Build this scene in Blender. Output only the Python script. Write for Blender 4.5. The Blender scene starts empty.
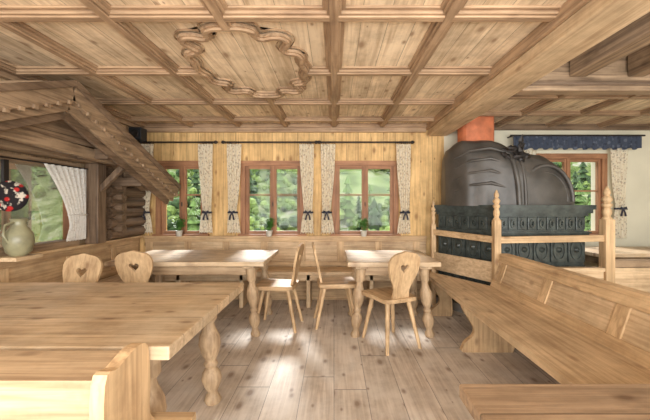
import bpy, bmesh, math, random
from mathutils import Vector, Matrix
random.seed(7)
S=bpy.context.scene
def lin(c):
    o=[]
    for v in c[:3]:
        v/=255.0
        o.append(v/12.92 if v<=0.04045 else ((v+0.055)/1.055)**2.4)
    return (o[0],o[1],o[2],1)
# ------------------------------------------------------------ materials
def newmat(name):
    m=bpy.data.materials.new(name); m.use_nodes=True
    nt=m.node_tree; nt.nodes.clear()
    out=nt.nodes.new('ShaderNodeOutputMaterial'); b=nt.nodes.new('ShaderNodeBsdfPrincipled')
    nt.links.new(b.outputs[0],out.inputs[0])
    return m,nt,b,out
def N(nt,t,**k):
    n=nt.nodes.new(t)
    for a,v in k.items(): setattr(n,a,v)
    return n
def math_(nt,op,a,b=None,c=None):
    n=N(nt,'ShaderNodeMath',operation=op)
    for i,v in enumerate((a,b,c)):
        if v is None: continue
        if isinstance(v,(int,float)): n.inputs[i].default_value=v
        else: nt.links.new(v,n.inputs[i])
    return n.outputs[0]
def mix(nt,f,a,b,bt='MIX'):
    n=N(nt,'ShaderNodeMix',data_type='RGBA',blend_type=bt)
    if isinstance(f,(int,float)): n.inputs[0].default_value=f
    else: nt.links.new(f,n.inputs[0])
    for i,v in ((6,a),(7,b)):
        if isinstance(v,tuple): n.inputs[i].default_value=v
        else: nt.links.new(v,n.inputs[i])
    return n.outputs[2]
def ramp(nt,f,stops):
    n=N(nt,'ShaderNodeValToRGB')
    while len(n.color_ramp.elements)<len(stops): n.color_ramp.elements.new(0.5)
    for e,(p,c) in zip(n.color_ramp.elements,stops):
        e.position=p; e.color=c
    nt.links.new(f,n.inputs[0]); return n.outputs[0]
def wood(name,light,dark,grain='y',plank=None,plen=None,rough=0.55,knots=0.5,gap=0.03,fine=48,var=0.2,bump=0.12,worn=None,pvar=.2,wornamt=.6,sat=.87,val=1.0,stain=.18,ks=(5.2,2.7)):
    m,nt,b,out=newmat(name)
    tc=N(nt,'ShaderNodeTexCoord'); sp=N(nt,'ShaderNodeSeparateXYZ'); nt.links.new(tc.outputs['Object'],sp.inputs[0])
    ax={'x':sp.outputs[0],'y':sp.outputs[1],'z':sp.outputs[2]}
    others=[a for a in 'xyz' if a!=grain]
    idv=0.0; gapm=None; rnd=None
    if plank:
        pa,pw=plank
        t=math_(nt,'DIVIDE',ax[pa],pw); idv=math_(nt,'FLOOR',t); fr=math_(nt,'FRACT',t)
        d=math_(nt,'ABSOLUTE',math_(nt,'SUBTRACT',fr,0.5))
        gapm=math_(nt,'GREATER_THAN',d,0.5-gap)
        wn=N(nt,'ShaderNodeTexWhiteNoise',noise_dimensions='1D'); nt.links.new(idv,wn.inputs['W']); rnd=wn.outputs[0]
        if plen:
            L=math_(nt,'ADD',math_(nt,'DIVIDE',ax[grain],plen),math_(nt,'MULTIPLY',rnd,7.3))
            id2=math_(nt,'FLOOR',L); f2=math_(nt,'FRACT',L)
            d2=math_(nt,'ABSOLUTE',math_(nt,'SUBTRACT',f2,0.5))
            gapm=math_(nt,'MAXIMUM',gapm,math_(nt,'GREATER_THAN',d2,0.4986))
            idv=math_(nt,'ADD',idv,math_(nt,'MULTIPLY',id2,17.31))
            wn=N(nt,'ShaderNodeTexWhiteNoise',noise_dimensions='1D'); nt.links.new(idv,wn.inputs['W']); rnd=wn.outputs[0]
    off=math_(nt,'MULTIPLY',idv,3.77) if plank else 0.0
    def coords(s,sg):
        cb=N(nt,'ShaderNodeCombineXYZ')
        nt.links.new(math_(nt,'MULTIPLY',ax[others[0]],s),cb.inputs[0])
        nt.links.new(math_(nt,'MULTIPLY',ax[others[1]],s),cb.inputs[1])
        nt.links.new(math_(nt,'ADD',math_(nt,'MULTIPLY',ax[grain],sg),off),cb.inputs[2]); return cb.outputs[0]
    n1=N(nt,'ShaderNodeTexNoise'); n1.inputs['Scale'].default_value=1; n1.inputs['Detail'].default_value=4; n1.inputs['Distortion'].default_value=0.6
    nt.links.new(coords(fine,2.2),n1.inputs[0])
    n4=N(nt,'ShaderNodeTexNoise'); n4.inputs['Scale'].default_value=1; n4.inputs['Detail'].default_value=3; n4.inputs['Distortion'].default_value=1.2
    nt.links.new(coords(13,1.0),n4.inputs[0])
    gv=math_(nt,'ADD',math_(nt,'MULTIPLY',n1.outputs[0],.55),math_(nt,'MULTIPLY',n4.outputs[0],.45))
    g=ramp(nt,gv,[(0.34,lin(dark)),(0.58,lin(light))])
    n2=N(nt,'ShaderNodeTexNoise'); n2.inputs['Scale'].default_value=1.0; n2.inputs['Detail'].default_value=5
    nt.links.new(coords(3,1.1),n2.inputs[0])
    tone=ramp(nt,n2.outputs[0],[(0.32,(1-var,1-var*1.12,1-var*1.3,1)),(0.66,(1.06,1.06,1.06,1))])
    col=mix(nt,1.0,g,tone,'MULTIPLY')
    if plank:
        pv=math_(nt,'ADD',math_(nt,'MULTIPLY',rnd,pvar),1-pvar*.55)
        cc=N(nt,'ShaderNodeCombineXYZ'); nt.links.new(pv,cc.inputs[0]); nt.links.new(pv,cc.inputs[1]); nt.links.new(pv,cc.inputs[2])
        col=mix(nt,1.0,col,cc.outputs[0],'MULTIPLY')
    if stain:
        ns=N(nt,'ShaderNodeTexNoise'); ns.inputs['Scale'].default_value=3.2; ns.inputs['Detail'].default_value=9; ns.inputs['Roughness'].default_value=.7
        nt.links.new(tc.outputs['Object'],ns.inputs[0])
        st=ramp(nt,ns.outputs[0],[(0.36,(1-stain*1.2,1-stain*1.3,1-stain*1.4,1)),(0.56,(1.03,1.03,1.03,1))])
        col=mix(nt,1.0,col,st,'MULTIPLY')
    if worn:
        n3=N(nt,'ShaderNodeTexNoise'); n3.inputs['Scale'].default_value=2.4; n3.inputs['Detail'].default_value=8; n3.inputs['Roughness'].default_value=.65
        nt.links.new(tc.outputs['Object'],n3.inputs[0])
        wv=ramp(nt,n3.outputs[0],[(0.42,(0,0,0,1)),(0.62,(1,1,1,1))])
        col=mix(nt,math_(nt,'MULTIPLY',wv,wornamt),col,lin(worn))
    if knots>0:
        if plank:
            vo=N(nt,'ShaderNodeTexVoronoi',voronoi_dimensions='2D'); cb=N(nt,'ShaderNodeCombineXYZ')
            nt.links.new(math_(nt,'MULTIPLY',ax[plank[0]],ks[0]),cb.inputs[0]); nt.links.new(math_(nt,'ADD',math_(nt,'MULTIPLY',ax[grain],ks[1]),off),cb.inputs[1])
            nt.links.new(cb.outputs[0],vo.inputs['Vector'])
            sc_=N(nt,'ShaderNodeSeparateColor'); nt.links.new(vo.outputs['Color'],sc_.inputs[0])
            thr=math_(nt,'MULTIPLY',sc_.outputs[0],1.3)
            k=ramp(nt,math_(nt,'DIVIDE',vo.outputs['Distance'],math_(nt,'ADD',thr,.15)),[(0.045,(1,1,1,1)),(0.085,(.5,.5,.5,1)),(0.15,(0,0,0,1))])
        else:
            vo=N(nt,'ShaderNodeTexVoronoi'); nt.links.new(coords(6.5,3.4),vo.inputs[0])
            k=ramp(nt,vo.outputs['Distance'],[(0.06,(1,1,1,1)),(0.17,(0,0,0,1))])
        vo.inputs['Scale'].default_value=1
        col=mix(nt,math_(nt,'MULTIPLY',k,min(1,knots*1.2)),col,lin([dark[0]*.68,dark[1]*.56,dark[2]*.46]))
    if gapm is not None: col=mix(nt,math_(nt,'MULTIPLY',gapm,0.6),col,lin([c*0.4 for c in dark]))
    hs=N(nt,'ShaderNodeHueSaturation'); hs.inputs['Hue'].default_value=.507; hs.inputs['Saturation'].default_value=sat; hs.inputs['Value'].default_value=val; nt.links.new(col,hs.inputs['Color'])
    nt.links.new(hs.outputs[0],b.inputs['Base Color']); b.inputs['Roughness'].default_value=rough
    b.inputs['Specular IOR Level'].default_value=.35
    bp=N(nt,'ShaderNodeBump'); bp.inputs['Strength'].default_value=bump; bp.inputs['Distance'].default_value=0.01
    h=n1.outputs[0]
    if gapm is not None: h=math_(nt,'SUBTRACT',h,math_(nt,'MULTIPLY',gapm,2.0))
    nt.links.new(h,bp.inputs['Height']); nt.links.new(bp.outputs[0],b.inputs['Normal'])
    return m
def trio(name,l,d,**k): return {a:wood(name+'_'+a,l,d,grain=a,**k) for a in 'xyz'}
def plain(name,c,rough=0.6,metal=0,noise=0.0,scale=8,bump=0):
    m,nt,b,out=newmat(name); b.inputs['Roughness'].default_value=rough; b.inputs['Metallic'].default_value=metal
    tc=N(nt,'ShaderNodeTexCoord'); n=N(nt,'ShaderNodeTexNoise'); n.inputs['Scale'].default_value=scale; n.inputs['Detail'].default_value=6
    nt.links.new(tc.outputs['Object'],n.inputs[0])
    a=lin(c); dk=tuple(list(v*(1-noise) for v in a[:3])+[1]); lt=tuple(list(min(1,v*(1+noise)) for v in a[:3])+[1])
    nt.links.new(ramp(nt,n.outputs[0],[(0.3,dk),(0.7,lt)]),b.inputs['Base Color'])
    if bump:
        bp=N(nt,'ShaderNodeBump'); bp.inputs['Strength'].default_value=bump; bp.inputs['Distance'].default_value=0.02
        nt.links.new(n.outputs[0],bp.inputs['Height']); nt.links.new(bp.outputs[0],b.inputs['Normal'])
    return m
def fabric(name,base,s1,s2,trans=0.35,sc=22,amt=.8):
    m,nt,b,out=newmat(name); b.inputs['Roughness'].default_value=0.9
    tc=N(nt,'ShaderNodeTexCoord')
    v=N(nt,'ShaderNodeTexVoronoi'); v.inputs['Scale'].default_value=sc; nt.links.new(tc.outputs['Object'],v.inputs[0])
    n=N(nt,'ShaderNodeTexNoise'); n.inputs['Scale'].default_value=sc*1.3; nt.links.new(tc.outputs['Object'],n.inputs[0])
    f1=ramp(nt,v.outputs['Distance'],[(0.22,(1,1,1,1)),(0.36,(0,0,0,1))])
    f2=ramp(nt,n.outputs[0],[(0.56,(0,0,0,1)),(0.64,(1,1,1,1))])
    c=mix(nt,math_(nt,'MULTIPLY',f1,amt),lin(base),lin(s1)); c=mix(nt,math_(nt,'MULTIPLY',f2,amt),c,lin(s2))
    nt.links.new(c,b.inputs['Base Color'])
    if trans:
        t=N(nt,'ShaderNodeBsdfTranslucent'); nt.links.new(c,t.inputs[0]); ms=N(nt,'ShaderNodeMixShader'); ms.inputs[0].default_value=trans
        nt.links.new(b.outputs[0],ms.inputs[1]); nt.links.new(t.outputs[0],ms.inputs[2]); nt.links.new(ms.outputs[0],out.inputs[0])
    return m
P=trio('pine',(222,188,146),(184,146,106),knots=0.4)
PW=trio('pine_warm',(218,178,130),(176,134,90),knots=0.45)
TB=trio('table_pine',(198,164,126),(154,120,86),knots=0.4)
DK=trio('dark_timber',(134,106,82),(82,60,44),knots=0.3)
RD=trio('window_redwood',(172,118,84),(130,84,58),knots=0.1,sat=.95)
BT=trio('batten_pine',(186,148,112),(138,102,72),knots=0.25)
OLD=trio('old_timber',(168,136,104),(106,80,58),knots=0.4)
M_table=wood('table_top_planks',(218,184,144),(174,138,100),grain='x',plank=('y',0.21),gap=0.01,knots=0.6,rough=0.5,var=0.24,worn=(226,204,174),wornamt=.35)
M_tabley=wood('table_top_planks_y',(166,132,100),(120,90,64),grain='x',plank=('y',0.22),gap=0.012,knots=0.6,rough=0.5)
M_floor=wood('floor_boards',(222,204,186),(182,158,136),grain='y',plank=('x',0.23),plen=3.2,gap=0.01,knots=0.6,rough=0.5,var=0.2,bump=0.2,worn=(228,216,202),pvar=.14,sat=.78,stain=.17)
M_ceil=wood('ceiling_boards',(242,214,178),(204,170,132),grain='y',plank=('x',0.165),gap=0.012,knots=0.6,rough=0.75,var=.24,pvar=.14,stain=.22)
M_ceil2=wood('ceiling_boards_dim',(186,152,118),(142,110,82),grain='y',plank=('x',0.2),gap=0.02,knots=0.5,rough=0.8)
M_wall=wood('wall_boards',(232,190,132),(190,146,92),grain='z',plank=('x',0.17),gap=0.012,knots=0.6,rough=0.6,pvar=.16,sat=.97)
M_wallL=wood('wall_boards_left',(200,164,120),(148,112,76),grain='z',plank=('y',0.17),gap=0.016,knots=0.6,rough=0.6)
M_gable=wood('gable_boards',(160,126,94),(106,78,56),grain='y',plank=('z',0.12),gap=0.03,knots=0.4,rough=0.7)
M_plaster=plain('plaster_cream',(212,206,184),0.9,noise=0.05,scale=3,bump=0.1)
M_tile=plain('oven_tile_glaze',(64,70,67),0.25,noise=0.4,scale=14)
M_clay=plain('oven_clay',(76,72,67),0.42,noise=0.35,scale=5,bump=0.35)
M_terra=plain('terracotta',(188,110,74),0.7,noise=0.3,scale=9,bump=0.2)
M_iron=plain('black_iron',(48,44,42),0.5,metal=0.5)
M_black=plain('black_plastic',(30,34,40),0.5)
M_stone=plain('grey_stone',(120,114,106),0.8,noise=0.2,scale=10)
M_jug=plain('stoneware',(146,142,112),0.35,noise=0.25,scale=12)
M_pot=plain('plant_pot',(196,190,176),0.5)
M_leaf=plain('leaf_green',(70,118,42),0.6,noise=0.4,scale=30)
M_curt=fabric('floral_curtain',(244,236,216),(140,130,116),(190,164,132),0.35,26,.55)
M_tie=plain('dark_tie',(56,56,66),0.9)
M_val=fabric('blue_valance',(62,70,86),(96,104,118),(40,46,60),0.1,14)
M_lace=fabric('lace_curtain',(244,242,236),(250,248,244),(220,216,208),0.45,40)
M_plate=fabric('painted_plate',(34,28,32),(200,40,36),(226,214,196),0,16,.9)
M_back=plain('servery_wall',(130,122,106),0.9,noise=0.1)
def glassmat(nm,f):
    m,nt,b,out=newmat(nm); t=N(nt,'ShaderNodeBsdfTransparent'); g=N(nt,'ShaderNodeBsdfGlossy'); g.inputs['Roughness'].default_value=0.03
    ms=N(nt,'ShaderNodeMixShader'); ms.inputs[0].default_value=f
    nt.links.new(t.outputs[0],ms.inputs[1]); nt.links.new(g.outputs[0],ms.inputs[2]); nt.links.new(ms.outputs[0],out.inputs[0]); return m
M_glass=glassmat('window_glass',.01); M_glass2=glassmat('servery_glass',.3)
# ------------------------------------------------------------ builder
class B:
    def __init__(s,name,loc=(0,0,0),rot=0,bevel=0.0):
        s.name=name; s.loc=loc; s.rot=rot; s.bm=bmesh.new(); s.mats=[]; s.bevel=bevel
    def mi(s,m):
        if m not in s.mats: s.mats.append(m)
        return s.mats.index(m)
    def add(s,vs,fs,mat,M=None,smooth=False):
        i=s.mi(mat); bv=[s.bm.verts.new((M@Vector(v)) if M is not None else v) for v in vs]
        for f in fs:
            try:
                fc=s.bm.faces.new([bv[k] for k in f]); fc.material_index=i; fc.smooth=smooth
            except ValueError: pass
    def box(s,x0,x1,y0,y1,z0,z1,mat,M=None):
        v=[(x0,y0,z0),(x1,y0,z0),(x1,y1,z0),(x0,y1,z0),(x0,y0,z1),(x1,y0,z1),(x1,y1,z1),(x0,y1,z1)]
        s.add(v,[(0,3,2,1),(4,5,6,7),(0,1,5,4),(1,2,6,5),(2,3,7,6),(3,0,4,7)],mat,M)
    def beam(s,a,b,w,h,mat,up=(0,0,1)):
        a=Vector(a);b=Vector(b); d=(b-a); L=d.length; d.normalize(); u=Vector(up); r=d.cross(u).normalized(); u=r.cross(d)
        M=Matrix((( r.x,d.x,u.x,a.x),(r.y,d.y,u.y,a.y),(r.z,d.z,u.z,a.z),(0,0,0,1)))
        s.box(-w/2,w/2,0,L,-h/2,h/2,mat,M)
    def prism(s,outl,t,mat,M,holes=()):
        cu=bpy.data.curves.new('t','CURVE'); cu.dimensions='2D'; cu.fill_mode='BOTH'; cu.extrude=t/2
        for pts in [outl]+list(holes):
            sp=cu.splines.new('POLY'); sp.points.add(len(pts)-1)
            for p,q in zip(sp.points,pts): p.co=(q[0],q[1],0,1)
            sp.use_cyclic_u=True
        o=bpy.data.objects.new('t',cu); S.collection.objects.link(o)
        dg=bpy.context.evaluated_depsgraph_get(); me=bpy.data.meshes.new_from_object(o.evaluated_get(dg))
        s.add([v.co.copy() for v in me.vertices],[tuple(p.vertices) for p in me.polygons],mat,M)
        bpy.data.objects.remove(o); bpy.data.curves.remove(cu); bpy.data.meshes.remove(me)
    def lathe(s,prof,mat,M=None,seg=16,sx=1,sy=1):
        vs=[];fs=[];n=len(prof)
        for r,z in prof:
            for k in range(seg):
                a=2*math.pi*(k+0.5)/seg; vs.append((r*math.cos(a)*sx,r*math.sin(a)*sy,z))
        for j in range(n-1):
            for k in range(seg):
                k2=(k+1)%seg; fs.append((j*seg+k,j*seg+k2,(j+1)*seg+k2,(j+1)*seg+k))
        s.add(vs,fs,mat,M,smooth=seg>6)
        s.add([vs[k] for k in range(seg)],[tuple(range(seg))[::-1]],mat,M)
        s.add([vs[(n-1)*seg+k] for k in range(seg)],[tuple(range(seg))],mat,M)
    def tube(s,pts,r,mat,seg=8,closed=False):
        pts=[Vector(p) for p in pts]; n=len(pts); vs=[];fs=[]
        for i,p in enumerate(pts):
            d=(pts[min(i+1,n-1)]-pts[max(i-1,0)]) if not closed else pts[(i+1)%n]-pts[i-1]
            d.normalize(); u=Vector((0,0,1)) if abs(d.z)<0.9 else Vector((1,0,0)); a=d.cross(u).normalized(); c=d.cross(a)
            rr=r[i] if isinstance(r,(list,tuple)) else r
            for k in range(seg):
                t=2*math.pi*k/seg; vs.append(p+a*rr*math.cos(t)+c*rr*math.sin(t))
        for i in range(n if closed else n-1):
            for k in range(seg):
                k2=(k+1)%seg; i2=(i+1)%n; fs.append((i*seg+k,i*seg+k2,i2*seg+k2,i2*seg+k))
        s.add(vs,fs,mat,None,True)
        if not closed:
            s.add(vs[:seg],[tuple(range(seg))],mat); s.add(vs[-seg:],[tuple(range(seg))],mat)
    def done(s):
        bmesh.ops.recalc_face_normals(s.bm,faces=s.bm.faces)
        me=bpy.data.meshes.new(s.name); s.bm.to_mesh(me); s.bm.free()
        for m in s.mats: me.materials.append(m)
        o=bpy.data.objects.new(s.name,me); o.location=s.loc; o.rotation_euler=(0,0,s.rot); S.collection.objects.link(o)
        if s.bevel:
            md=o.modifiers.new('bevel','BEVEL'); md.width=s.bevel; md.segments=2; md.limit_method='ANGLE'; md.angle_limit=math.radians(50)
        return o
def M_xz(x=0,y=0,z=0): return Matrix(((1,0,0,x),(0,0,-1,y),(0,1,0,z),(0,0,0,1)))
def M_yz(x=0,y=0,z=0): return Matrix(((0,0,1,x),(1,0,0,y),(0,1,0,z),(0,0,0,1)))
def catmull(pts,n=5):
    o=[];L=len(pts)
    for i in range(L):
        p0,p1,p2,p3=[Vector((*pts[(i+k-1)%L],0)) for k in range(4)]
        for j in range(n):
            t=j/n; q=0.5*((2*p1)+(p2-p0)*t+(2*p0-5*p1+4*p2-p3)*t*t+(3*p1-p0-3*p2+p3)*t**3); o.append((q.x,q.y))
    return o
YB=4.7; XL=-2.68; XR=4.6; ZC=2.41; Y0=-1.6
# ------------------------------------------------------------ floor / ceiling / walls
b=B('floor'); b.box(XL-1.6,XR+.1,Y0,YB+.25,-0.1,0,M_floor); b.done()
b=B('ceiling'); b.box(XL-1.6,1.35,Y0,YB+.25,ZC,ZC+.1,M_ceil)
b.box(1.35,XR+.1,2.85,YB+.25,ZC,ZC+.1,M_ceil)
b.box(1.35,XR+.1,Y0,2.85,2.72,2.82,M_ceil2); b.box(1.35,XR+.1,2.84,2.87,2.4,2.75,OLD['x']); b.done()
def wall_holes(name,x0,x1,holes,mat):
    b=B(name); xs=x0
    for hx0,hx1,hz0,hz1 in sorted(holes):
        b.box(xs,hx0,YB,YB+.25,0,ZC,mat); b.box(hx0,hx1,YB,YB+.25,0,hz0,mat); b.box(hx0,hx1,YB,YB+.25,hz1,ZC,mat); xs=hx1
    b.box(xs,x1,YB,YB+.25,0,ZC,mat); return b.done()
W=[(-2.43,-1.77,.88,1.88),(-1.26,-.43,.88,1.88),(0.0,.86,.88,1.88)]
W4=(2.73,3.74,.88,1.98)
wall_holes('wall_back',XL-.12,1.52,W,M_wall)
wall_holes('wall_back_plaster',1.52,XR+.1,[W4],M_plaster)
b=B('wall_right'); b.box(XR,XR+.1,Y0,YB,0,2.72,M_plaster); b.done()
OY0,OY1,OZ0,OZ1=1.5,3.52,.9,1.72
b=B('wall_left'); x0=XL-.12
b.box(x0,XL,Y0,YB,0,OZ0,M_wallL); b.box(x0,XL,Y0,YB,OZ1,ZC,M_wallL); b.box(x0,XL,Y0,OY0,OZ0,OZ1,M_wallL); b.box(x0,XL,OY1,YB,OZ0,OZ1,M_wallL); b.done()
b=B('wall_servery'); b.box(XL-1.6,XL-1.5,Y0,YB,0,ZC,M_back); b.done()
def window(name,w):
    x0,x1,z0,z1=w; b=B(name,bevel=0.004); R=RD
    f=.05; y=YB-.015
    b.box(x0-.03,x0+f-.01,y,y+.12,z0-.02,z1+.03,R['z']); b.box(x1-f+.01,x1+.03,y,y+.12,z0-.02,z1+.03,R['z'])
    b.box(x0-.03,x1+.03,y-.003,y+.12,z1-f+.01,z1+.03,R['x']); b.box(x0-.05,x1+.05,y-.05,y+.12,z0-.03,z0+.02,R['x'])
    xm=(x0+x1)/2
    for a,c in ((x0+.04,xm-.004),(xm+.004,x1-.04)):
        s=.04; yy=y+.03
        b.box(a,a+s,yy,yy+.05,z0+.02,z1-.04,R['z']); b.box(c-s,c,yy,yy+.05,z0+.02,z1-.04,R['z'])
        b.box(a+s,c-s,yy,yy+.05,z0+.02,z0+.02+s,R['x']); b.box(a+s,c-s,yy,yy+.05,z1-.04-s,z1-.04,R['x'])
        zm=z0+(z1-z0)*.56
        b.box(a+s,c-s,yy+.01,yy+.04,zm-.01,zm+.01,R['x'])
        b.box(a+s-.005,c-s+.005,yy+.024,yy+.027,z0+.05,z1-.07,M_glass)
    b.box(xm-.012,xm+.012,y+.015,y+.03,z0+.02,z1-.04,R['z'])
    b.lathe([(.006,0),(.008,.03),(.006,.06)],M_iron,Matrix.Translation((xm,y+.008,z0+.4)),8)
    b.done()
for i,w in enumerate(W+[W4]): window('window_%d'%(i+1),w)
# ------------------------------------------------------------ curtains
def curtain(xc,w,z0,z1,zt,y=YB-.1,side=1):
    b=B('curtain'); nu,nv=40,26; vs=[];fs=[]
    for j in range(nv+1):
        z=z1+(z0-z1)*j/nv
        if z>zt: t=(z1-z)/(z1-zt); k=1-.45*t**1.6
        else: t=(zt-z)/(zt-z0); k=.55+.35*math.sqrt(t)
        sh=side*w*.25*(1-k)
        for i in range(nu+1):
            u=i/nu-.5
            vs.append((xc+sh+u*w*k, y+.02*math.sin(u*2*math.pi*5+.4*math.sin(j*.4)), z+.012*math.cos(u*2*math.pi*5)*(j==nv)))
    for j in range(nv):
        for i in range(nu): a=j*(nu+1)+i; fs.append((a,a+1,a+nu+2,a+nu+1))
    b.add(vs,fs,M_curt,None,True)
    xx=xc+side*w*.1
    pts=[(xx+w*.3*math.cos(t*math.pi/6),y+.036*math.sin(t*math.pi/6),zt) for t in range(12)]
    b.tube(pts,.014,M_tie,6,True)
    for sx in (-1,1):
        b.tube([(xx,y-.045,zt),(xx+sx*.035,y-.055,zt+.02),(xx+sx*.05,y-.05,zt-.005),(xx,y-.045,zt)],.01,M_tie,6)
        b.tube([(xx,y-.045,zt),(xx+sx*.02,y-.05,zt-.05),(xx+sx*.03,y-.05,zt-.1)],[.008,.01,.013],M_tie,6)
    b.done()
for xc,sd in ((-2.54,-1),(-1.74,1),(-1.35,-1),(-.37,1),(-.08,-1),(.94,1)): curtain(xc,.2,.92,2.125,1.2,side=sd)
for xc,sd in ((2.62,-1),(3.86,1)): curtain(xc,.24,.86,2.12,1.25,side=sd,y=YB-.09)
for xa,xb in ((-2.62,-1.6),(-1.5,-.24),(-.2,1.06)):
    b=B('curtain_rod'); z=2.15;y=YB-.1
    b.tube([(xa,y,z),(xb,y,z)],.011,M_iron)
    for x,s in ((xa,-1),(xb,1)):
        b.lathe([(.001,-.03),(.02,-.015),(.024,0),(.018,.018),(.001,.034)],M_iron,Matrix.Translation((x,y,z))@Matrix.Rotation(math.pi/2,4,'Y'),12)
        b.tube([(x-s*.08,y,z),(x-s*.08,YB-.002,z)],.008,M_iron)
    for i in range(16):
        t=i/15; x=xa+.03+(xb-xa-.06)*(t*.16 if i%2==0 else 1-t*.16)
        b.tube([(x,y+.016*math.cos(a*math.pi/4),z-.004+.016*math.sin(a*math.pi/4)) for a in range(8)],.003,M_iron,5,True)
    b.done()
b=B('window_valance'); vs=[];fs=[];nu=120
for j in range(9):
    for i in range(nu+1):
        u=i/nu; vs.append((2.4+1.72*u,YB-.15+.015*math.sin(u*2*math.pi*26)*(1 if j>1 else .5),2.24-.19*j/8-(.012*math.sin(u*2*math.pi*13) if j==8 else 0)))
for j in range(8):
    for i in range(nu): a=j*(nu+1)+i; fs.append((a,a+1,a+nu+2,a+nu+1))
b.add(vs,fs,M_val,None,True); b.tube([(2.36,YB-.15,2.23),(4.16,YB-.15,2.23)],.012,M_iron); b.tube([(2.4,YB-.15,2.23),(2.4,YB-.002,2.23)],.01,M_iron);b.tube([(4.12,YB-.15,2.23),(4.12,YB-.002,2.23)],.01,M_iron); b.done()
# ------------------------------------------------------------ ceiling coffers
def batten(b,x0,x1,y0,y1,ax,zt=ZC):
    if ax=='y':
        xm=(x0+x1)/2; b.box(xm-.065,xm+.065,y0,y1,zt-.016,zt,BT['y']); b.box(xm-.042,xm+.042,y0,y1,zt-.036,zt-.016,BT['y']); b.box(xm-.026,xm+.026,y0,y1,zt-.05,zt-.036,BT['y'])
    else:
        ym=(y0+y1)/2; b.box(x0,x1,ym-.065,ym+.065,zt-.015,zt,BT['x']); b.box(x0,x1,ym-.042,ym+.042,zt-.035,zt-.015,BT['x']); b.box(x0,x1,ym-.026,ym+.026,zt-.048,zt-.035,BT['x'])
b=B('ceiling_coffer_battens',bevel=0.004)
mx,my=-.655,2.72
for x in (-2.6,-1.95,-1.3,0,.655): batten(b,x,x,Y0,YB,'y')
batten(b,mx,mx,Y0,my-.65,'y'); batten(b,mx,mx,my+.65,YB,'y')
for y in (-.6,.25,1.1,1.95,2.78,3.6,4.32):
    if y==2.78: batten(b,XL,mx-.42,y,y,'x'); batten(b,mx+.42,1.3,y,y,'x')
    else: batten(b,XL,1.3,y,y,'x')
for x in (2.25,2.95,3.65,4.35): batten(b,x,x,2.95,YB,'y')
for y in (3.4,4.05): batten(b,1.6,XR,y,y,'x')
b.done()
b=B('ceiling_medallion',bevel=0.004)
q=[(0,.68),(.1,.67),(.17,.62),(.185,.54),(.25,.56),(.33,.55),(.375,.48),(.35,.39),(.33,.34),(.40,.31),(.44,.23),(.435,.12),(.46,0)]
full=q+[(x,-y) for x,y in q[-2::-1]]+[(-x,-y) for x,y in q[1:]]+[(-x,y) for x,y in q[-2:0:-1]]
full=catmull(full,4)
def inset(pts,d):
    n=len(pts); o=[]
    for i in range(n):
        a=Vector(pts[i-1]);c=Vector(pts[(i+1)%n]); t=(c-a).normalized(); o.append((pts[i][0]+t.y*d,pts[i][1]-t.x*d))
    return o
MT=lambda z: Matrix.Translation((mx,my,z))
sg=-1 if (Vector(inset(full,.05)[0]).length>Vector(full[0]).length) else 1
b.prism(inset(full,-.02*sg),.014,BT['x'],MT(ZC-.007),[inset(full,.08*sg)])
b.prism(full,.02,BT['y'],MT(ZC-.024),[inset(full,.058*sg)])
b.prism(inset(full,.014*sg),.016,BT['x'],MT(ZC-.042),[inset(full,.038*sg)])
b.done()
b=B('trim_cornice',bevel=.004); b.box(XL,1.26,YB-.05,YB,2.3,ZC-.001,BT['x']); b.box(XL,1.26,YB-.08,YB,2.36,ZC-.002,BT['x'])
b.box(1.6,XR,YB-.05,YB,2.33,ZC-.001,DK['x']); b.box(XL,XL+.05,Y0,YB-.08,2.32,ZC-.003,BT['y']); b.done()
b=B('ceiling_main_beam',bevel=.01); b.box(1.3,1.56,Y0,YB-.002,2.25,2.45,P['y']); b.box(1.26,1.3,Y0,YB-.002,2.33,ZC,BT['y']); b.done()
b=B('ceiling_open_beams',bevel=.012)
b.box(1.56,XR,2.82,2.95,2.25,ZC,OLD['x']); b.box(1.56,XR,2.8,2.97,2.29,2.33,DK['x'])
for x in (2.02,2.5,2.98,3.46,3.94,4.4): b.box(x-.07,x+.07,Y0,2.82,2.36,2.56,OLD['y'])
b.box(1.56,XR,2.1,2.26,2.56,2.71,OLD['x']); b.box(1.56,XR,1.2,1.36,2.56,2.71,OLD['x'])
b.done()
# ------------------------------------------------------------ wainscot + wall benches
b=B('trim_wainscot_back',bevel=.004)
b.box(XL+.1,1.26,YB-.07,YB-.032,.8,.855,PW['x']); b.box(XL+.1,1.26,YB-.05,YB-.032,.47,.8,P['x']); b.box(XL+.1,1.26,YB-.1,YB-.03,.855,.878,PW['x'])
b.box(XL+.1,1.26,YB-.032,YB,0,.85,PW['x'])
for i in range(8):
    x=XL+.12+i*.52; b.box(x,min(1.26,x+.09),YB-.066,YB-.05,.53,.8,PW['z'])
b.box(XL+.1,1.26,YB-.066,YB-.05,.47,.53,PW['x']); b.done()
b=B('wall_bench_back',bevel=.006)
b.box(-2.24,1.1,YB-.44,YB-.07,.42,.46,P['x']); b.box(-2.24,1.1,YB-.4,YB-.37,.34,.42,P['x'])
for x in (-2.0,-1.2,-.35,.45,1.0): b.box(x,x+.05,YB-.4,YB-.08,0,.42,P['z'])
b.done()
b=B('trim_wainscot_left',bevel=.004)
b.box(XL,XL+.03,Y0,YB-.1,0,.86,PW['y']); b.box(XL,XL+.1,Y0,YB-.1,.86,.89,PW['y']); b.box(XL+.03,XL+.045,Y0,YB-.1,.79,.86,PW['y']); b.box(XL+.03,XL+.045,Y0,YB-.1,.47,.53,PW['y'])
for i in range(9): y=Y0+.2+i*.68; b.box(XL+.03,XL+.045,y,min(YB-.1,y+.08),.53,.79,PW['z'])
b.done()
b=B('wall_bench_left',bevel=.006)
b.box(XL+.05,-2.28,2.9,YB-.12,.42,.46,P['y'])
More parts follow.
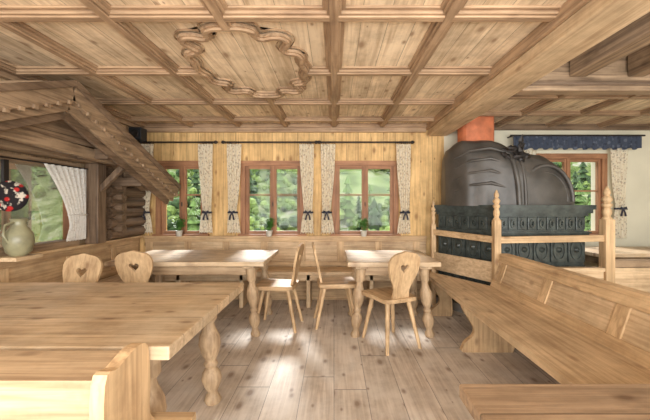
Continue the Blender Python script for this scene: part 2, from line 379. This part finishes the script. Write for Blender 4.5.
for y in (2.95,3.6,4.4): b.box(XL+.05,-2.3,y,y+.05,0,.42,P['z'])
b.done()
# ------------------------------------------------------------ servery window & roof on left
b=B('servery_window',bevel=.004); x=XL+.0
b.box(x-.1,x+.05,OY0,OY1,OZ0-.01,OZ0+.05,OLD['y']); b.box(x-.1,x+.05,OY0,OY1,OZ1-.06,OZ1,OLD['y'])
for y in (OY0,2.3,OY1-.06): b.box(x-.08,x+.04,y,y+.06,OZ0,OZ1,RD['z'])
b.box(x-.03,x-.027,OY0,OY1,OZ0+.04,OZ1-.05,M_glass2); b.done()
b=B('lace_curtain'); vs=[];fs=[]
for j in range(25):
    t=j/24; z=OZ1-.05-(OZ1-.05-.95)*t; wd=.52-.3*math.sin(min(1,t*1.15)*math.pi/2)+(.1*max(0,t-.8)*5*.5)
    for i in range(61):
        u=i/60; vs.append((XL+.1+.018*math.sin(u*44),OY1+.02-wd*(1-u),z+.01*math.sin(u*44)*(j==24)))
for j in range(24):
    for i in range(60): a=j*61+i; fs.append((a,a+1,a+62,a+61))
b.add(vs,fs,M_lace,None,True); b.tube([(XL+.1,2.3,OZ1-.045),(XL+.1,OY1+.04,OZ1-.045)],.007,M_iron)
b.tube([(XL+.1+.035*math.cos(k*math.pi/5),OY1-.09+.12*math.sin(k*math.pi/5),1.2) for k in range(10)],.008,M_lace,6,True); b.done()
b=B('servery_post',bevel=.01); b.box(XL+.06,XL+.2,OY1+.05,OY1+.19,.892,1.74,DK['z'])
b.box(XL+.002,XL+.16,1.0,OY1+.2,1.74,1.86,OLD['y'])
b.beam((XL+.14,OY1+.12,1.42),(XL+.45,OY1+.12,1.74),.06,.06,DK['z'],(0,1,0))
b.done()
b=B('log_wall_corner')
for i in range(7):
    z=.96+i*.125; b.tube([(XL+.075,3.9,z),(XL+.07,YB-.1,z)],.066,DK['y'],14)
for i in range(6):
    z=1.02+i*.125; b.tube([(XL+.01,4.02,z),(XL+.2,4.02,z)],.052,DK['x'],12)
b.done()
RY,RZ,XG=2.75,2.25,-2.12; SL=.40; RL=1.8
b=B('servery_gable_roof',bevel=.005)
for s in (-1,1):
    def pt(x,t,dz=0): return (x,RY+s*t,RZ-SL*t+dz)
    xc=(XL+XG)/2
    for k in range(9):
        t0=k*.2; t1=min(t0+.27,RL+.03)
        a=pt(xc,t0,.03); c=pt(xc,t1,.055)
        b.beam(a,c,XG-XL-.01+.01*(k%2),.022,OLD['x'])
    b.beam(pt(xc,0,-.01),pt(xc,RL,-.01),XG-XL-.04,.03,OLD['y'])
    b.beam(pt(XG+.03,0,.035),pt(XG+.03,RL+.06,.035),.035,.05,DK['y'])
    b.beam(pt(XG+.0,0,-.045),pt(XG+.0,RL+.04,-.045),.04,.13,OLD['y'])
    b.beam(pt(XG-.04,0,-.14),pt(XG-.04,RL,-.14),.035,.09,OLD['y'])
    b.beam(pt(XG-.075,0,-.215),pt(XG-.075,RL-.06,-.215),.03,.075,DK['y'])
    for k in range(17):
        t=.05+k*.105; c=pt(XG+.025,t,-.1); b.box(c[0]-.012,c[0]+.01,c[1]-.02,c[1]+.02,c[2]-.03,c[2]+.0,OLD['z'])
    for x in (XG-.14,XG-.26,XG-.38,XG-.5): b.beam(pt(x,0,-.05),pt(x,RL-.05,-.05),.11,.03,OLD['y'])
    for t in (.62,1.2): b.beam((XL,RY+s*t,RZ-SL*t-.2),(XG-.1,RY+s*t,RZ-SL*t-.2),.08,.1,DK['x'])
b.beam((XL,RY,RZ-.13),(XG-.06,RY,RZ-.13),.12,.14,DK['x'])
pr=[(RY-1.12,1.865),(RY+1.0,1.865),(RY,RZ-.05)]
b.prism(pr,.03,M_gable,M_yz(XL+.3,0,0))
b.beam((XL+.3,RY-1.3,1.88),(XL+.3,RY+1.35,1.76),.07,.1,OLD['y'])
b.box(XL+.01,XL+.33,4.2,4.3,1.56,1.66,OLD['x'])
b.beam((XG-.12,4.05,1.66),(XL+.02,4.05,1.66),.08,.09,OLD['x'])
b.done()
# ------------------------------------------------------------ jug, plate, speaker, plants
b=B('stoneware_jug',loc=(-2.54,2.74,.892)); k=1.1; b.box(-.09,.09,-.12,.12,-.03,0,P['y']); b.lathe([(r*k,z*k) for r,z in [(.045,0),(.075,.03),(.09,.1),(.085,.16),(.05,.21),(.042,.24),(.052,.27),(.046,.268),(.036,.24)]],M_jug,None,24)
b.tube([(.0,-.045,.27),(.0,-.11,.25),(.0,-.13,.18),(.0,-.095,.11)],.012,M_jug); b.done()
b=B('decorative_plate'); Mp=Matrix.Translation((-2.585,2.7,1.37))@Matrix.Rotation(math.radians(-25),4,'Z')@Matrix.Rotation(math.radians(90),4,'Y')
b.lathe([(.001,-.005),(.08,-.004),(.12,.018),(.122,.024),(.08,.006),(.001,.004)],M_plate,Mp,32)
b.box(-2.63,-2.6,2.68,2.72,1.26,1.66,M_iron); b.done()
b=B('loudspeaker',bevel=.008); b.box(-2.66,-2.5,4.4,4.55,2.15,2.31,M_black); b.lathe([(.055,0),(.055,.008),(.04,.01),(.02,.002)],M_iron,Matrix.Translation((-2.58,4.4,2.23))@Matrix.Rotation(math.pi/2,4,'X'),20); b.tube([(-2.675,4.5,2.23),(-2.64,4.5,2.23)],.014,M_iron); b.done()
def plant(x,z=.88,h=.17):
    b=B('potted_herb',loc=(x,YB-.13,z))
    b.lathe([(.034,0),(.046,.075),(.05,.08),(.042,.075)],M_pot,None,16)
    for i in range(90):
        a=random.random()*6.28; r=random.random()*.05; t=random.random()
        base=Vector((r*.5*math.cos(a),r*.5*math.sin(a),.07)); tip=Vector((r*1.5*math.cos(a),r*.9*math.sin(a),.08+h*(.3+.7*t)))
        if i%3==0: b.tube([base,(base+tip)/2,tip],.002,M_leaf,4)
        for k in range(2):
            c=base.lerp(tip,.5+.5*random.random()); d=Vector((math.cos(a+k*2),math.sin(a+k*2)*.6,.4)).normalized()*.038; n=d.cross(Vector((0,0,1))).normalized()*.014+Vector((0,0,.004))
            b.add([c,c+d*.5+n,c+d,c+d*.5-n],[(0,1,2,3)],M_leaf)
    b.done()
for x in (-2.08,-.87,.4): plant(x,.879)
# ------------------------------------------------------------ furniture
LEG=[(.034,0),(.04,.02),(.03,.05),(.024,.075),(.036,.11),(.046,.16),(.04,.2),(.024,.235),(.032,.25),(.032,.262),(.024,.28),(.04,.33),(.05,.39),(.046,.44),(.028,.5),(.024,.53),(.038,.555),(.038,.6),(.042,.61),(.042,.7)]
def table(x0,x1,y0,y1,name='dining_table',mt=M_table,leg=LEG,k=1.25,inx=.16,iny=.14,splay=.06,top=.75,th=.045):
    cx,cy=(x0+x1)/2,(y0+y1)/2; w,d=(x1-x0)/2,(y1-y0)/2
    b=B(name,loc=(cx,cy,0),bevel=.006)
    b.box(-w,w,-d,d,top-th,top,mt)
    for sx in (-1,1): b.box(sx*(w-inx)-.06,sx*(w-inx)+.06,-d+.04,d-.04,top-th-.03,top-th,TB['y'])
    b.box(-w+inx-.0,w-inx,-d+iny-.02,-d+iny+.01,top-.15,top-th,TB['x']); b.box(-w+inx,w-inx,d-iny-.01,d-iny+.02,top-.15,top-th,TB['x'])
    for sx in (-1,1): b.box(sx*(w-inx)-.015,sx*(w-inx)+.015,-d+iny,d-iny,top-.15,top-th,TB['y'])
    for sx in (-1,1):
        for sy in (-1,1):
            a=Vector((sx*(w-inx+splay),sy*(d-iny+splay*.5),0)); t=Vector((sx*(w-inx),sy*(d-iny),top-.05)); dz=(t-a)
            Mx=Matrix(((k,0,dz.x/.7,a.x),(0,k,dz.y/.7,a.y),(0,0,dz.z/.7,0),(0,0,0,1)))
            b.lathe(leg,TB['z'],Mx,20)
    b.done()
table(-3.2+.75,-.64,1.32,2.42,inx=.19,iny=.19,k=1.4,splay=.03,th=.055)
table(-2.22,-.68,3.28,4.17)
table(.13,1.03,3.26,4.14,inx=.14)
table(3.0,4.3,3.85,4.5)
def heart(cx,cz,s):
    o=[]
    for i in range(28):
        t=2*math.pi*i/28; o.append((cx+s*16*math.sin(t)**3/16, cz+s*(13*math.cos(t)-5*math.cos(2*t)-2*math.cos(3*t)-math.cos(4*t))/16))
    return o
def chair(x,y,rot):
    b=B('heart_back_chair',loc=(x,y,0),rot=rot,bevel=.005)
    so=catmull([(-.17,-.17),(-.18,0),(-.2,.18),(-.14,.215),(.14,.215),(.2,.18),(.18,0),(.17,-.17),(.11,-.2),(-.11,-.2)],4)
    b.prism(so,.035,PW['y'],Matrix.Translation((0,0,.445)))
    for sx in (-1,1):
        b.box(sx*.11-.025,sx*.11+.025,-.15,.17,.405,.43,PW['y'])
        for sy in (-1,1):
            top=Vector((sx*.11,sy*.13,.43)); bot=Vector((sx*.175,sy*.205+(-.02 if sy<0 else 0),0)); dv=top-bot
            Mx=Matrix(((1,0,dv.x,bot.x),(0,1,dv.y,bot.y),(0,0,dv.z,0),(0,0,0,1)))
            b.lathe([(.016,0),(.02,.5),(.024,1)],PW['z'],Mx,8)
    out=catmull([(-.085,0),(.085,0),(.095,.1),(.125,.17),(.16,.23),(.185,.32),(.18,.39),(.13,.435),(.06,.45),(0,.462),(-.06,.45),(-.13,.435),(-.18,.39),(-.185,.32),(-.16,.23),(-.125,.17),(-.095,.1)],4)
    out=[(x*.86,y) for x,y in out]
    Mb=Matrix.Translation((0,-.16,.44))@Matrix.Rotation(math.radians(12),4,'X')@M_xz()
    b.prism(out,.024,PW['z'],Mb,[heart(0,.31,.045)])
    return b.done()
chair(.53,3.22,math.radians(24))
chair(-.6,3.66,math.radians(84))
chair(.02,3.76,math.radians(-84))
chair(-2.1,2.6,math.radians(178))
chair(-1.82,3.3,math.radians(4))
b=B('backed_bench',bevel=.008)
x1=-.75
b.box(-2.6,-.56,1.09,1.38,.42,.46,PW['x'])
b.box(-2.6,x1,1.07,1.115,.5,.745,TB['x']);
b.prism([(1.06,.72),(1.25,.742),(1.25,.765),(1.06,.752)],1.82,TB['x'],M_yz(x1-.91,0,0))
e=catmull([(1.05,0),(1.05,.4),(1.05,.74),(1.12,.765),(1.22,.79),(1.285,.775),(1.305,.7),(1.31,.6),(1.31,.5),(1.37,.42),(1.39,.3),(1.33,.2),(1.36,.08),(1.4,0)],4)
for xx in (x1+.02,-2.5): b.prism([(u,max(0,v)) for u,v in e],.045,PW['z'],M_yz(xx,0,0))
b.done()
table(.385,2.2,.3,1.05,mt=M_tabley,inx=.1,iny=.08,splay=0.0)
b=B('long_bench',bevel=.006)
xs=1.12
b.prism([(xs,1.12),(xs,4.22),(1.24,4.22),(1.62,3.52),(1.62,1.12)],.045,P['y'],Matrix.Translation((0,0,.44)))
for y in (1.3,3.02,4.0):
    w=.5 if y<3.5 else .3
    b.prism(catmull([(.03,.42),(.03,.36),(.08,.28),(.12,.2),(.1,.14),(.04,.09),(.02,.05),(.02,.001),(w/2,.001),(w-.04,.001),(w-.04,.2),(w-.04,.42),(w/2,.42)],3),.05,PW['z'],M_xz(xs,y,0))
A=Matrix(((1,0,.35,1.62-.35*.44),(0,1,0,0),(0,0,1,0),(0,0,0,1)))
b.box(0,.03,1.12,3.52,.46,.77,P['y'],A)
b.box(-.015,.0,1.12,3.52,.71,.77,PW['y'],A); b.box(-.015,.0,1.12,3.52,.46,.53,PW['y'],A)
for y in (1.2,2.0,2.7,3.4): b.box(-.014,0,y-.05,y+.05,.53,.71,PW['z'],A)
b.box(-.02,.055,1.12,3.52,.77,.8,PW['y'],A)
b.box(1.66,1.7,1.12,3.52,0,.46,DK['y'])
b.done()
FIN=[(.034,0),(.034,.01),(.02,.02),(.03,.04),(.036,.06),(.028,.085),(.015,.1),(.024,.12),(.022,.15),(.008,.19),(.003,.2)]
def post(b,x,y,z0,z1,w,fin=1):
    b.box(x-w,x+w,y-w,y+w,z0,z1-.2*fin-.15,PW['z'])
    b.lathe([(w*.98,0),(w*.98,.01),(w*.6,.03),(w*.9,.06),(w*.9,.09),(w*.6,.12),(w*.98,.14),(w*.98,.15)],PW['z'],Matrix.Translation((x,y,z1-.2*fin-.15)),16)
    b.lathe([(r*w/.034,z*fin) for r,z in FIN],PW['z'],Matrix.Translation((x,y,z1-.2*fin)),16)
b=B('bench_partition',bevel=.005)
post(b,1.72,3.6,0,1.46,.036,.85); post(b,2.89,3.6,0,1.5,.05,1); post(b,1.29,4.42,0,1.36,.03,.8)
b.beam((1.72,3.6,.93),(2.89,3.6,.95),.05,.07,PW['x']); b.beam((1.29,4.42,.95),(1.72,3.6,.93),.045,.07,PW['y'])
b.beam((1.29,4.42,.58),(1.72,3.6,.58),.03,.22,P['y'])
b.box(1.76,XR,3.58,3.62,0,.6,P['x']); b.box(1.76,XR,3.56,3.64,.6,.64,P['x'])
b.box(2.94,XR,3.57,3.63,.64,.72,OLD['x'])
b.done()
# ------------------------------------------------------------ oven
fp=[(1.37,4.5),(1.37,4.44),(1.82,3.78),(2.78,3.78),(2.78,4.5)]
b=B('tiled_stove',bevel=.006)
def off(d):
    c=Vector((2.1,4.2)); o=[]
    n=len(fp)
    for i in range(n):
        p=Vector(fp[i]); a=(p-Vector(fp[i-1])).normalized(); e=(Vector(fp[(i+1)%n])-p).normalized()
        n1=Vector((-a.y,a.x))*-1; n2=Vector((-e.y,e.x))*-1
        if (n1.dot(p-c))<0: n1=-n1
        if (n2.dot(p-c))<0: n2=-n2
        k=(n1+n2); k=k/(1+n1.dot(n2)); q=p+k*d; q.y=min(q.y,4.52); o.append((q.x,q.y))
    return o
def slab(d,z0,z1,m): b.prism(off(d),z1-z0,m,Matrix.Translation((0,0,(z0+z1)/2)))
slab(0,0,1.3,M_tile); slab(.05,0,.1,M_stone); slab(.04,.28,.33,M_tile); slab(.035,.96,1.01,M_tile); slab(.05,.99,1.005,M_tile)
slab(.03,1.18,1.21,M_tile); slab(.06,1.21,1.25,M_tile); slab(.08,1.25,1.3,M_tile)
for i in range(1,4):
    p=Vector((*fp[i],0)); q2=Vector((*fp[(i+1)%5],0)); L=(q2-p).length; u=(q2-p)/L; nn=Vector((u.y,-u.x,0))
    for (z0,z1,sz) in ((.35,.64,.2),(.66,.95,.2),(1.02,1.17,.11)):
        n=max(1,round(L/sz)); w=L/n
        for k in range(n):
            o=p+u*(k*w+w/2); h=z1-z0
            Mt=Matrix(((u.x,nn.x,0,o.x),(u.y,nn.y,0,o.y),(0,0,1,z0+h/2),(0,0,0,1)))
            b.box(-w/2+.008,w/2-.008,0,.018,-h/2+.006,h/2-.006,M_tile,Mt)
            b.prism([(math.cos(t*math.pi/8)*(w/2-.025),math.sin(t*math.pi/8)*(h/2-.025)) for t in range(16)],.02,M_tile,Mt@M_xz(0,.02,0),[[(math.cos(t*math.pi/8)*(w/2-.042),math.sin(t*math.pi/8)*(h/2-.042)) for t in range(16)]])
            b.lathe([(.001,-.012),(min(w,h)*.18,0),(.001,.022)],M_tile,Mt@Matrix.Translation((0,.02,0))@Matrix.Rotation(-math.pi/2,4,'X'),12)
secs=[(1.40,1.9,.08,4.36),(1.43,2.0,.18,4.31),(1.55,2.08,.29,4.23),(1.75,2.09,.34,4.18),(1.95,2.05,.37,4.16),(2.1,1.97,.38,4.15),(2.25,1.93,.38,4.15),(2.4,1.90,.375,4.15),(2.55,1.82,.36,4.15),(2.67,1.70,.33,4.15),(2.75,1.55,.27,4.15),(2.79,1.38,.16,4.15)]
K=28
def sec(x):
    for j in range(len(secs)-1):
        if secs[j][0]<=x<=secs[j+1][0]:
            f=(x-secs[j][0])/(secs[j+1][0]-secs[j][0]); f2=f*f*(3-2*f)*.5+f*.5; return [secs[j][q]+(secs[j+1][q]-secs[j][q])*f2 for q in (1,2,3)]
vs=[];fs=[]; xsn=[1.40+1.39*i/44 for i in range(45)]; xsn[-1]=2.79
for x in xsn:
    zt,hw,yc=sec(min(x,2.7899))
    for k in range(K+1):
        t=math.pi*k/K; c=math.cos(t); sn=math.sin(t)
        yy=yc-hw*math.copysign(abs(c)**.7,c); zz=1.29+(zt-1.29)*abs(sn)**.55
        am=.028*math.exp(-((x-1.72)/.26)**2); r=1+am*math.sin((zz*26)+x*9)+.02*math.sin(k*1.2+x*5)
        vs.append((x,yy if k in(0,K) else yc+(yy-yc)*r,1.29+(zz-1.29)*(1+.012*math.sin(x*21))))
n2=len(xsn)
for i in range(n2-1):
    for k in range(K): a=i*(K+1)+k; fs.append((a,a+1,a+K+2,a+K+1))
b.add(vs,fs,M_clay,None,True)
b.add(vs[:K+1],[tuple(range(K+1))],M_clay,None,True); b.add(vs[-K-1:],[tuple(range(K+1))],M_clay,None,True)
def ridge(x,dz,r):
    zt,hw,yc=sec(x); pts=[]
    for k in range(K+1):
        t=math.pi*k/K; c=math.cos(t); sn=math.sin(t)
        pts.append((x+dz*math.sin(t),yc-hw*math.copysign(abs(c)**.7,c),1.29+(zt-1.29)*abs(sn)**.55))
    b.tube(pts,r,M_clay,10)
ridge(2.06,-.1,.03); ridge(2.13,-.05,.018)
for ra,rr in ((.3,.022),(.24,.012)):
    b.tube([(2.38+ra*math.cos(t*math.pi/14),3.81,1.34+ra*1.35*math.sin(t*math.pi/14)) for t in range(15)],rr,M_clay,8)
for zz in (1.5,1.64,1.78,1.9):
    b.tube([(1.45,4.1,zz-.04),(1.58,3.94+.03*(zz-1.5),zz+.03),(1.78,3.84+.06*(zz-1.5),zz+.05),(1.98,3.8+.08*(zz-1.5),zz-.02)],[.008,.018,.022,.008],M_clay,8)
for i in range(15):
    a=-.9+i*.27; c=Vector((1.88+.022*i,3.82+.05*math.sin(i*2.1),1.9+.06*math.sin(i*.9)-.005*i)); L=.14+.05*math.sin(i*3)
    d=Vector((math.cos(a),-.25,math.sin(a)*.75)).normalized()*L; n=Vector((-math.sin(a),-.1,math.cos(a))).normalized()*.035; dy=Vector((0,-.02,0))
    b.add([c,c+d*.25+n*.8,c+d*.4+n*.5,c+d*.6+n,c+d*.8+n*.4,c+d,c+d*.8-n*.4,c+d*.6-n,c+d*.4-n*.5,c+d*.25-n*.8,c+d*.5+dy],[(0,1,10),(1,2,10),(2,3,10),(3,4,10),(4,5,10),(5,6,10),(6,7,10),(7,8,10),(8,9,10),(9,0,10)],M_iron)
b.prism(catmull([(1.64,4.22),(1.98,4.22),(1.98,4.48),(1.64,4.48)],5),.49,M_terra,Matrix.Translation((0,0,2.16)))
b.done()
# ------------------------------------------------------------ exterior
M_hill,nt,bs,out=newmat('hillside_grass')
tc=N(nt,'ShaderNodeTexCoord'); n=N(nt,'ShaderNodeTexNoise'); n.inputs['Scale'].default_value=.9; n.inputs['Detail'].default_value=12; n.inputs['Roughness'].default_value=.75; nt.links.new(tc.outputs['Object'],n.inputs[0])
nt.links.new(ramp(nt,n.outputs[0],[(.38,lin((58,76,38))),(.5,lin((104,122,66))),(.57,lin((138,146,104))),(.64,lin((174,170,154)))]),bs.inputs['Base Color']); bs.inputs['Roughness'].default_value=.95; bs.inputs['Specular IOR Level'].default_value=.1
b=B('hillside_terrain'); vs=[];fs=[]; nx,ny=60,50
def hz(x,y): return -1.6+max(0,y-9)*.45+.8*math.sin(x*.21+y*.13)+.4*math.sin(x*.6+y*.4)
for j in range(ny+1):
    for i in range(nx+1):
        x=-60+130*i/nx; y=5.6+70*j/ny; vs.append((x,y,hz(x,y)-(.6 if y<9 else 0)))
for j in range(ny):
    for i in range(nx): a=j*(nx+1)+i; fs.append((a,a+1,a+nx+2,a+nx+1))
b.add(vs,fs,M_hill,None,True); b.done()
M_t1=plain('foliage_dark',(58,78,44),.95,noise=.7,scale=7); M_t2=plain('foliage_light',(124,144,76),.95,noise=.6,scale=9); M_t3=plain('foliage_mid',(94,118,60),.95,noise=.65,scale=8)
b=B('hillside_forest')
for i in range(1300):
    y=11+45*random.random()**1.6; x=(random.random()-.45)*(y*1.9+7); z=hz(x,y)
    if math.sin(x*.45+1)+math.sin(y*.5)>1.3: continue
    if random.random()<.45:
        h=random.uniform(.9,2.2)
        for k in range(5):
            f=k/5; b.lathe([(h*.22*(1-f*.8),z+h*(.06+f*.8)),(h*.1*(1-f*.8),z+h*(.16+f*.8)),(.01,z+h*(.34+f*.66))],(M_t1,M_t3,M_t1)[i%3],Matrix.Translation((x,y,0))@Matrix.Rotation(random.random()*6,4,'Z'),8)
    else:
        r=random.uniform(.25,.6)
        for k in range(10):
            a=Vector((random.gauss(0,.5),random.gauss(0,.5),random.random()*1.1))*r; rr=r*random.uniform(.2,.42)
            b.lathe([(rr*math.sin(t*math.pi/4)+.01,-rr*math.cos(t*math.pi/4)) for t in range(5)],(M_t2,M_t3,M_t2,M_t1)[k%4],Matrix.Translation((x+a.x,y+a.y,z+.3*r+a.z)),6)
b.done()
# ------------------------------------------------------------ light
w=bpy.data.worlds.new('sky'); S.world=w; w.use_nodes=True; bg=w.node_tree.nodes['Background']; bg.inputs[0].default_value=(.92,.96,1,1); bg.inputs[1].default_value=2.7
def light(name,t,loc,energy,color=(1,1,1),dirv=None,**k):
    l=bpy.data.lights.new(name,t); l.energy=energy; l.color=color
    for a,v in k.items(): setattr(l,a,v)
    o=bpy.data.objects.new(name,l); o.location=loc
    if dirv: o.rotation_euler=Vector(dirv).to_track_quat('-Z','Y').to_euler()
    S.collection.objects.link(o); return o
light('sun','SUN',(0,20,20),7,(1,.98,.94),(.14,-1,-.74),angle=.2)
light('rear_fill_light','AREA',(.3,-1.5,1.45),270,(1,.98,.94),(0,1,.12),shape='RECTANGLE',size=5.5,size_y=1.9)  # added area fill behind the camera; there is no window at this end
light('servery_fill_light','POINT',(-3.4,2.6,2.0),22,(1,.92,.8),shadow_soft_size=.1)  # added weak fill so the closed space behind the servery glass isn't black
light('side_room_lamp','POINT',(3.3,1.2,1.8),26,(1,.92,.8),shadow_soft_size=.2)
S.view_settings.view_transform='Standard'
# ------------------------------------------------------------ camera
cd=bpy.data.cameras.new('camera'); cd.sensor_width=36; cd.lens=340/650*36; cd.shift_x=-9/650; cd.shift_y=-5/650; cd.clip_start=.05
c=bpy.data.objects.new('camera',cd); c.location=(0,0,1.3); c.rotation_euler=(math.pi/2,0,0); S.collection.objects.link(c); S.camera=c
